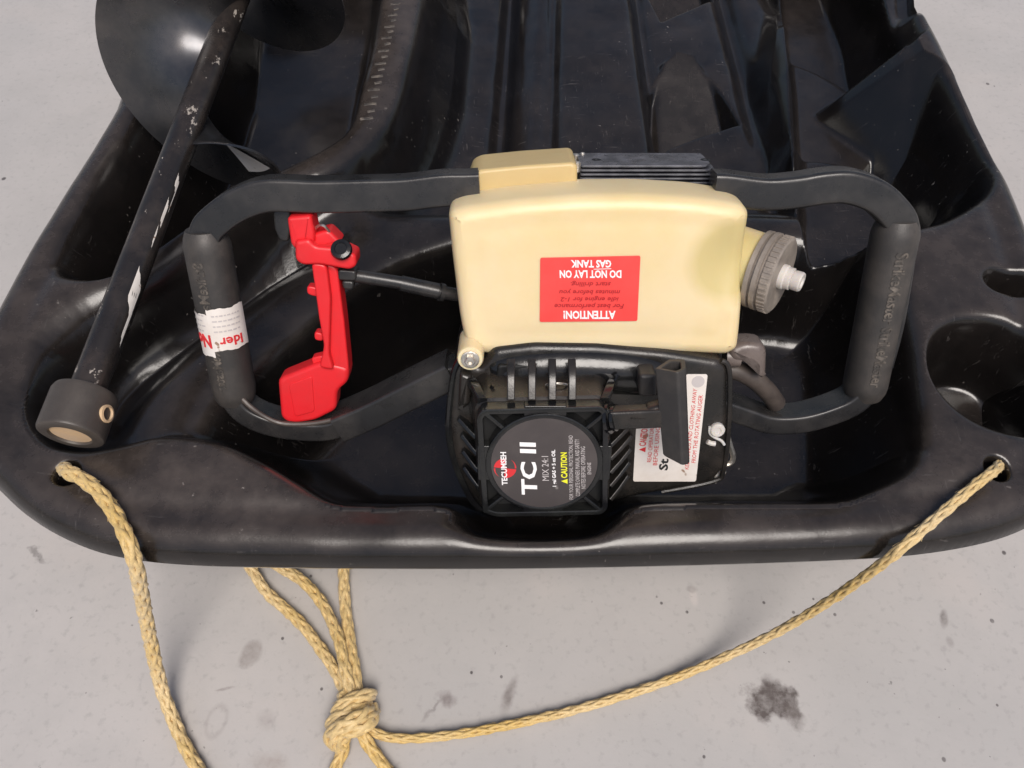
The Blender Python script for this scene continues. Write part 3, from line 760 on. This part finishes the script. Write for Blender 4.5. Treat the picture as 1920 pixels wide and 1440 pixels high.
text(mb, 'TECUMSEH', L(952, 909, LN), L(949, 847, LN), L(941, 909, LN), .0004, bold=.03)
vt(mb, '1 gal GAS + 5 oz OIL', (1045, 912), (1043, 843), (1036, 912), bold=.03)
hp('lettering', mb, 'pwhite', disc)
mb = MB()
vt(mb, 'MIX 24:1', (1029.5, 901), (1028, 855), (1017, 901))
vt(mb, 'FOR YOUR PERSONAL PROTECTION, READ', (1076, 936), (1075, 816), (1067.5, 936))
vt(mb, 'COMPLETE OWNERS MANUAL AND SAFETY', (1087.5, 930), (1086, 823), (1079.5, 930))
vt(mb, 'NOTES BEFORE OPERATING', (1098, 916), (1097, 837), (1090, 916))
vt(mb, 'ENGINE', (1108.5, 889), (1108, 867), (1101.5, 889))
hp('lettering', mb, 'pgrey', disc)
mb = MB(); vt(mb, 'CAUTION', (1064, 896), (1063, 848), (1052, 896), bold=.03)
mb.add([L(1064, 907, LN+.0002), L(1064, 898, LN+.0002), L(1052, 902, LN+.0002)], [(0, 1, 2)]); hp('lettering', mb, 'pyel', disc)
mb = MB(); ec = L(947, 878, LN); er = .0088
for q0 in (math.pi/2-.1, math.pi*1.5-.1):
    pts = [ec.copy()]+[ec+Vector((math.cos(q0+math.pi/2*k/12)*er, math.sin(q0+math.pi/2*k/12)*er*1.05, 0)) for k in range(13)]
    pts = [p+Vector((0, 0, .0001)) for p in pts]
    mb.add(pts, [tuple(range(len(pts)))])
for q0 in (math.pi, 0):
    a_ = []; 
    for k in range(10):
        th = q0+math.pi*.33*k/9; wd = .0013*(1-k/9)
        a_.append((ec+Vector((math.cos(th)*er, math.sin(th)*er*1.05, .0001)), ec+Vector((math.cos(th)*(er-wd), math.sin(th)*(er-wd)*1.05, .0001))))
    for k in range(9): mb.add([a_[k][0], a_[k+1][0], a_[k+1][1], a_[k][1]], [(0, 1, 2, 3)])
hp('emblem', mb, 'pred', disc)
# cooling slots and ribs on top of the housing
topy = max(p.y for p in fo)
for px in (958, 997, 1035, 1072):
    a = L(px, 752, HN-.012); a = Vector((a.x, topy+.001, HN-.010)); b = L(px, 676, .070); mid = (a+b)/2+Vector((0, .003, .002)); mb = MB()
    pts = cat([a, mid, b], 5, False); mb.sweep(pts, sq(.0028, .0030, .001), (1, 0, 0))
    hp('vent_bar', mb, 'satin')
mb = MB(); x0 = L(925, 720, .075).x; x1 = L(1100, 720, .075).x; yb = topy
mb.slab(fillet([(x0, yb-.012), (x1, yb-.012), (x1-.003, yb+.013), (x0+.003, yb+.013)], .003, 3), .045, .0555, .002); hp('dark_vent_slab', mb, 'dark')  # solid near-black slab, its colour stands in for shade inside the vent
mb = MB()
mb.tube([Vector((x0+(x1-x0)*.68+.008*math.cos(k*.5), yb+.004+.004*math.sin(k*.5)*.6, .0712+.0022*math.sin(k*.5)+.0000*k)) for k in range(38)], .001, 6); hp('starter_spring', mb, 'steel')
# shoulders either side of the slots
for (pa, pb, pc) in (((905, 765), (880, 712), ((880, 712, .054), (905, 745, .066), (925, 722, .072))), ((1132, 762), (1152, 712), ((1160, 704, .064), (1135, 740, .072), (1105, 738, .074)))):
    mb = MB(); a = L(*pa, HN-.014); b = L(*pb, .052); a = Vector((a.x, topy-.002, HN-.012))
    mb.sweep(cat([a, (a+b)/2+Vector((0, .004, .003)), b], 5, False), sq(.0035, .0035, .001), (1, 0, 0))
    hp('housing_shoulder', mb, 'gloss')
    mb = MB(); mb.tube(cat([L(*p) for p in pc], 5, False), .0016, 6); hp('shroud_clip', mb, 'gloss')
# slanting ribs at both sides
for i in range(4):
    y0 = 790+i*30; mb = MB()
    a = L(864-4*(i == 0)+i*2, y0-10, SN); b = L(902, y0+26, SN+.006)
    mb.sweep([a, (a+b)/2+Vector((0, 0, .004)), b+Vector((0, 0, .006))], sq(.0018, .006, .001), (0, 0, 1)); hp('side_rib', mb, 'gloss')
for i in range(5):
    y0 = 800+i*25; mb = MB()
    a = L(1185-i*2, y0-14, SN); b = L(1143, y0+22, SN+.006)
    mb.sweep([a, (a+b)/2+Vector((0, 0, .004)), b+Vector((0, 0, .006))], sq(.0018, .006, .001), (0, 0, 1)); hp('side_rib', mb, 'satin')
mb = MB(); pslab(mb, [(862, 700), (885, 706), (882, 760), (858, 775)], SN-.004, SN+.010, .004, .003); hp('side_post', mb, 'satin')
# white caution sticker on the shroud
WN = SN+.0006
mb = MB(); mb.slab(fillet(OL([(1193, 795), (1187, 903), (1305, 903), (1327, 702), (1286, 702), (1278, 790)], WN), .002, 3), SN-.001, WN, .0001); ws = hp('caution_sticker', mb, 'white')
def wt(mb, s, bl, br, tl, **k): ptext(mb, s, bl, br, tl, WN, .0003, **k)
mb = MB()
wt(mb, 'CAUTION', (1211, 836), (1216, 797), (1198, 836), bold=.02)
mb.add([L(1210, 848, WN+.0003), L(1211, 838, WN+.0003), L(1198, 843, WN+.0003)], [(0, 1, 2)])
wt(mb, "READ OPERATOR'S", (1221, 866), (1227, 797), (1213, 866)); wt(mb, 'BEFORE USING', (1232, 872), (1238, 800), (1224, 872))
wt(mb, 'KEEP HANDS AND CLOTHING AWAY', (1291, 880), (1307, 729), (1284, 879)); wt(mb, 'FROM THE ROTATING AUGER', (1304, 868), (1318, 741), (1296.5, 867))
hp('lettering', mb, 'pred', ws)
mb = MB(); wt(mb, 'St', (1252, 882), (1254, 860), (1235, 881), bold=.03); hp('lettering', mb, 'pblack', ws)
mb = MB(); c = L(1309, 716, WN+.0003); mb.slab(circ(c, .0052, 24), WN, WN+.0002, 0); hp('hologram_dot', mb, 'pgrey', ws)
# starter rope guide and pull handle
HZ = .104
mb = MB(); a = L(1140, 783, HZ-.02); b = L(1262, 783, HZ-.004)
mb.sweep([L(1145, 783, HZ-.012), L(1190, 781, HZ-.010), L(1230, 779, HZ-.007), L(1262, 777, HZ-.003)], sq(.0082, .0065, .003), (0, 0, 1))
mb.box(L(1208, 785, HZ-.0035), U, V, Vector((0, 0, 1)), .010, .0012, .0008, .0003)
pslab(mb, [(1212, 769), (1236, 762), (1262, 742), (1264, 818), (1236, 798), (1212, 793)], HZ-.016, HZ-.002, .004, .003)
hp('rope_guide', mb, 'satin')
mb = MB(); mb.tube([L(1140, 783, HZ-.014), L(1146, 783, HZ-.013)], .0125, 18); mb.tube([L(1150, 783, HZ-.013), L(1156, 783, HZ-.012)], .0105, 18); hp('rope_eyelet', mb, 'gloss')
mb = MB()
ht = L(1262, 690, HZ); hb = L(1272, 860, HZ); hd = (hb-ht).normalized()
sec = [(-.0125, .004), (.003, .011), (.0105, -.010), (-.0095, -.011)]
sec = [(-.0135, -.001), (.0015, .0105), (.0085, .006), (.0105, -.0105), (-.0005, -.0135)]
def ring_at(p, k, sk=0): 
    s0 = Vector((1, 0, 0)); s0 = (s0-hd*s0.dot(hd)).normalized(); nn_ = s0.cross(hd)
    if nn_.z < 0: nn_ = -nn_
    return [p+s0*a_*k+nn_*b_*k+hd*sk*a_ for a_, b_ in [(q2.x, q2.y) for q2 in fillet(sec, .002, 3)]]
rings = [ring_at(ht+hd*.016, .58), ring_at(ht-hd*.0005, .60), ring_at(ht-hd*.001, .66), ring_at(ht-hd*.001, .92), ring_at(ht, .98), ring_at(ht+(hb-ht)*.5, .94), ring_at(hb-hd*.0015, .88, .3), ring_at(hb, .8, .3)]
m_ = len(rings[0]); o_ = len(mb.v)
for r_ in rings: mb.v += [tuple(p) for p in r_]
for k in range(len(rings)-1): mb.f += [(o_+k*m_+i, o_+k*m_+(i+1) % m_, o_+(k+1)*m_+(i+1) % m_, o_+(k+1)*m_+i) for i in range(m_)]
mb.f.append(tuple(o_+i for i in range(m_))); mb.f.append(tuple(o_+(len(rings)-1)*m_+i for i in range(m_)))
hp('pull_handle', mb, 'handle')
mb = MB(); pslab(mb, [(1199, 703), (1232, 703), (1232, 745), (1198, 745)], SN, SN+.022, .003, .003); hp('rubber_stop', mb, 'handle')
# right end: screw, wire clip, loop, edge plate
mb = MB(); c = L(1344, 804, SN); mb.lathe([(.0062, 0), (.0062, .003), (.0052, .0042), (.003, .0042), (.0026, .0032)], Matrix.Translation(c), 22); hp('slotted_screw', mb, 'vent')
mb = MB(); mb.tube(path([(1331, 800), (1331, 812), (1340, 820), (1352, 826), (1358, 834)], SN+.0015, 5), .0013, 8); mb.tube(path([(1326, 828), (1333, 831), (1341, 832)], SN+.002, 4), .0022, 8); hp('wire_clip', mb, 'vent')
mb = MB(); mb.tube(path([(1360, 800), (1368, 832), (1375, 855), (1370, 868), (1356, 872)], SN-.01, 6), .0024, 8); hp('wire_loop', mb, 'steel')
mb = MB(); pslab(mb, [(1336, 868), (1364, 862), (1362, 890), (1340, 910)], SN-.02, SN-.008, .002, .002); hp('edge_plate', mb, 'vent')
# fuel elbow and hose
mb = MB(); pslab(mb, [(1366, 655), (1400, 643), (1432, 646), (1440, 660), (1438, 705), (1430, 714), (1416, 700), (1408, 684), (1370, 680)], .005, .030, .006, .005); mb.lathe([(.009, -.006), (.009, .006)], Matrix.Translation(L(1372, 668, .02))@Matrix.Rotation(R_(90), 4, 'Y'), 18); hp('fuel_elbow', mb, 'elbow')
mb = MB(); mb.tube(path([(1350, 690, .012), (1385, 696, .012), (1415, 712, .010), (1440, 735, .004), (1455, 756, -.004)], 0), .0085, 14); hp('fuel_hose', mb, 'rubber')
mb = MB(); mb.slab(fillet(OL([(900, 690), (1300, 690), (1310, 800), (1200, 880), (1000, 890), (900, 800)], -.03), .01, 3), -.075, -.036, .006); c = L(1080, 840, -.055)
hp('gearbox', mb, 'dark')

# ------------------------------------------------------------------ auger drill
A0 = P(131, 818, RIM+.029); B0 = P(347, 250, .272)
axd = (B0-A0).normalized(); AL = (B0-A0).length
BIT = thing('auger_drill', 'black ice auger drill with helical blade, its hollow collar on the left rim', 'auger', A0)
q_ = axd.to_track_quat('Z', 'Y').to_matrix(); e1 = Vector((axd.y, -axd.x, 0)).normalized(); e2 = e1.cross(axd)*1
if e2.z < 0: e2 = -e2
QM = Matrix((e1, e2, axd)).transposed().to_4x4(); QM.translation = A0     # e1 = right, e2 = up
def bp(name, mb, m, parent=None, smooth=32): return mb.build(name, M[m], parent or BIT, off=A0, smooth=smooth)
mb = MB(); TR = .0140
mb.lathe([(TR, .03), (TR, .35), (TR, .7), (TR, 1.15)], QM, 32); shaft = bp('shaft', mb, 'shaft')
mb = MB(); CR = .0258; cl = .041
mb.lathe([(.0160, .004), (.0160, .0012), (.0167, 0), (CR-.003, 0), (CR-.0008, .001), (CR, .003), (CR, cl-.006), (CR-.0015, cl-.002), (CR-.006, cl), (TR, cl)], QM, 48); col = bp('collar', mb, 'collar')
mb = MB(); mb.lathe([(.0159, .002), (.0157, .007), (.010, .0075), (.003, .0075)], QM, 32); bp('bore', mb, 'bore', col)
mb = MB()
pdir = (e1*.97+e2*.16).normalized(); pc = A0+axd*.020+pdir*CR
fr_ = Matrix((axd, pdir.cross(axd)*-1, pdir)).transposed().to_4x4(); fr_.translation = pc
mb.lathe([(.003, -.003), (.0075, -.002), (.0073, .0012), (.0055, .0016), (.0050, -.001), (.002, -.001)], fr_, 24); bp('pin_hole', mb, 'bore', col)
# weathered paper on the shaft
def sh_patch(mb, t0, t1, a0, a1, skew=0, R=TR+.0005):
    v = []; n_ = 6
    for i in range(n_+1):
        for j in range(n_+1):
            an = a0+(a1-a0)*i/n_; t_ = t0+(t1-t0)*j/n_+skew*(i/n_-.5)+.0012*math.sin(i*2.3+j)
            v.append(QM@Vector((R*math.cos(an), R*math.sin(an), t_)))
    mb.add(v, [(i*(n_+1)+j, (i+1)*(n_+1)+j, (i+1)*(n_+1)+j+1, i*(n_+1)+j+1) for i in range(n_) for j in range(n_)])
def axis_t(px, py):
    # distance along the shaft of the axis point nearest to the pixel's ray
    d1 = ray(px, py).normalized(); w0 = CAM-A0; b_ = d1.dot(axd); return (axd.dot(w0)-b_*d1.dot(w0))/(1-b_*b_)
mb = MB(); t0 = axis_t(235, 610); t1 = axis_t(262, 535); sh_patch(mb, t0+.01, t1, .12, .75, .02); sh_patch(mb, t0-.02, t0+.014, .10, .3, .012); pl = bp('torn_label', mb, 'white')
mb = MB()
for k in range(3): sh_patch(mb, t0+.025, t1-.018, .30+k*.13, .345+k*.13, .004, TR+.0009)
bp('fine_print', mb, 'pblack', pl)
mb = MB()
for (pa, pb, a0, a1) in (((318, 440), (330, 400), .35, .55), ((338, 372), (342, 352), .2, .5), ((300, 478), (312, 450), .45, .55), ((328, 410), (338, 370), .2, .26)):
    sh_patch(mb, axis_t(*pa), axis_t(*pb), a0, a1, .01)
bp('paper_remnant', mb, 'white', pl)
# helical blade, thick and closed
FR = .117
tS, tU = axis_t(352, 266), axis_t(437, 48)
PIT = (tU-tS)/.75; tL = tS+PIT/2
print('pitch', PIT, 'shaft', AL)
def helix(th0, th1, t_ref, r0f, n=120, thick=.0028):
    v = []; f = []; nr = 7
    for i in range(n+1):
        th = th0+(th1-th0)*i/n; t_ = t_ref+(th-math.pi)/(2*math.pi)*PIT*-1*-1
        ro = r0f(i/n)
        for sgn in (0, 1):
            for j in range(nr):
                rr_ = TR*.9+(ro-TR*.9)*j/(nr-1); dish = -.010*(j/(nr-1))**2
                v.append(QM@Vector((rr_*math.cos(-th), rr_*math.sin(-th), t_+dish+thick*sgn)))
    m_ = nr*2
    for i in range(n):
        a_, b_ = i*m_, (i+1)*m_
        for j in range(nr-1):
            f.append((a_+j, a_+j+1, b_+j+1, b_+j)); f.append((a_+nr+j, b_+nr+j, b_+nr+j+1, a_+nr+j+1))
        f.append((a_+nr-1, a_+2*nr-1, b_+2*nr-1, b_+nr-1))
    f.append(tuple(range(nr))+tuple(reversed(range(nr, 2*nr)))); k = n*m_; f.append(tuple(k+j for j in range(nr))+tuple(k+j for j in reversed(range(nr, 2*nr))))
    return v, f
v_, f_ = helix(-.25, 2*math.pi*2.6, tL, lambda s: TR+(FR-TR)*min(1, .45+s*7.0), 260)
mb = MB(); mb.add(v_, f_); bp('helical_blade', mb, 'flight', smooth=50)
mb = MB(); v_ = []
for i in range(13):
    for j in range(4):
        th = .62+.55*i/12; r__ = .036+.05*j/3
        v_.append(QM@Vector((r__*math.cos(-th), r__*math.sin(-th), tL+(th-math.pi)/(2*math.pi)*PIT-.010*((r__-TR*.9)/(FR-TR*.9))**2-.0025)))
mb.add(v_, [(i*4+j, i*4+j+1, i*4+j+5, i*4+j+4) for i in range(12) for j in range(3)]); bp('blade_label', mb, 'white')

# ------------------------------------------------------------------ tow ropes
def resample(pts, step):
    pts = [Vector(p) for p in pts]; out = [pts[0].copy()]; acc = 0
    for a, b in zip(pts, pts[1:]):
        l = (b-a).length
        if l < 1e-9: continue
        t = step-acc
        while t <= l: out.append(a+(b-a)*t/l); t += step
        acc = (acc+l) % step if t-step <= l else acc
        acc = l-(t-step)
    return out
def braid(mb, pts, R=.0068, step=.0022, pitch=.078, squash=1.0):
    pts = resample(cat([Vector(p) for p in pts], 10, False), step); n = len(pts)
    T = [(pts[min(i+1, n-1)]-pts[max(i-1, 0)]).normalized() for i in range(n)]; u = T[0].orthogonal().normalized(); fr = []
    for i in range(n):
        u = (u-T[i]*u.dot(T[i])).normalized(); fr.append((u.copy(), T[i].cross(u)))
    ph = random.random()*6
    mb.tube(pts, R*.55, 8)
    for sgn in (1, -1):
        for k in range(4):
            q = []; rad = []
            for i in range(n):
                th = sgn*2*math.pi*i*step/pitch+2*math.pi*k/4+ph
                wv = R*(.64+.08*sgn*math.cos(4*(2*math.pi*i*step/pitch)+k*math.pi))
                q.append(pts[i]+fr[i][0]*math.cos(th)*wv+fr[i][1]*math.sin(th)*wv); rad.append(R*.40*(1+.07*math.sin(i*.9+k*2)))
            mb.tube(q, rad, 6)
    for k in range(int(n*.5)):     # loose fibres
        i = random.randrange(2, n-3); th = random.random()*6.28; d = fr[i][0]*math.cos(th)+fr[i][1]*math.sin(th)
        p0 = pts[i]+d*R*.85; p1 = p0+T[i]*random.uniform(.003, .008)+d*random.uniform(.0003, .002)
        mb.tube([p0, (p0+p1)/2+d*.0003, p1], .00016, 3)
def rp(l): return [P(a, b, c) for a, b, c in l]
RZ = .0075
TG = 'yellow tow rope strands'
o0 = P(122, 884, RIM)
t_ = thing('tow_rope', 'yellowed braided tow rope threaded through the left rim hole and hanging to the floor', 'rope', o0)
mb = MB(); braid(mb, rp([(118, 872, .195), (121, 880, .207), (130, 886, .2165), (152, 896, .219), (190, 928, .218), (222, 975, .217), (243, 1022, .2155), (257, 1070, .192), (270, 1140, .135), (285, 1215, .075), (303, 1290, .028), (325, 1350, .010), (350, 1405, RZ), (385, 1462, RZ), (440, 1540, RZ)]), .0058)
mb.build('strand', M['rope'], t_, o0, 60)
k0 = P(655, 1335, 0)
t_ = thing('tow_rope', 'yellowed tow rope from the right rim hole, tied in a bulky knot on the floor', 'rope', k0)
mb = MB(); braid(mb, rp([(1874, 866, .195), (1871, 875, .208), (1862, 884, .2165), (1838, 902, .219), (1790, 942, .218), (1740, 985, .217), (1697, 1022, .214), (1645, 1064, .185), (1550, 1130, .115), (1450, 1189, .055), (1350, 1236, .022), (1250, 1277, .010), (1150, 1310, RZ), (1050, 1338, RZ), (900, 1370, RZ), (800, 1383, RZ), (735, 1383, RZ+.002), (700, 1372, .012), (665, 1350, .014)]), .0042)
mb.build('strand', M['rope'], t_, k0, 60)
for pts in ([(440, 1020, .03), (470, 1064, .012), (500, 1110, RZ), (560, 1165, RZ), (605, 1222, .009), (640, 1280, .012), (655, 1320, .014)],
            [(480, 1030, .03), (520, 1060, .016), (565, 1088, .012), (603, 1130, .012), (632, 1190, .016), (645, 1245, .020), (655, 1290, .018), (660, 1330, .014)],
            [(650, 1000, .03), (645, 1055, .012), (646, 1120, RZ), (655, 1195, .010), (664, 1250, .014), (670, 1300, .014), (668, 1335, .012)],
            [(650, 1345, .014), (648, 1380, .012), (640, 1415, RZ), (622, 1460, RZ), (610, 1520, RZ)],
            [(662, 1340, .014), (680, 1378, .016), (702, 1412, .010), (735, 1455, RZ), (790, 1520, RZ)]):
    mb = MB(); braid(mb, rp(pts), .0056); mb.build('strand', M['rope'], t_, k0, 60)
mb = MB()
coil = []
for k in range(44):
    a_ = k/43; th = a_*2*math.pi*2.6+2.4; cx = 672-26*a_; cy = 1296+62*a_
    c = P(cx, cy, .0165); coil.append(c+Vector((.0138*math.cos(th), .0045*math.cos(th), .0115*math.sin(th)-.002)))
braid(mb, coil[::2], .0060)
braid(mb, rp([(690, 1328, .012), (684, 1338, .028), (664, 1352, .034), (640, 1362, .032), (622, 1378, .022), (628, 1394, .012), (646, 1388, .008)]), .0070)
braid(mb, rp([(700, 1330, .010), (694, 1352, .026), (672, 1366, .030), (650, 1372, .028), (636, 1390, .018), (642, 1402, .010)]), .0066)
mb.build('knot', M['rope'], t_, k0, 60)
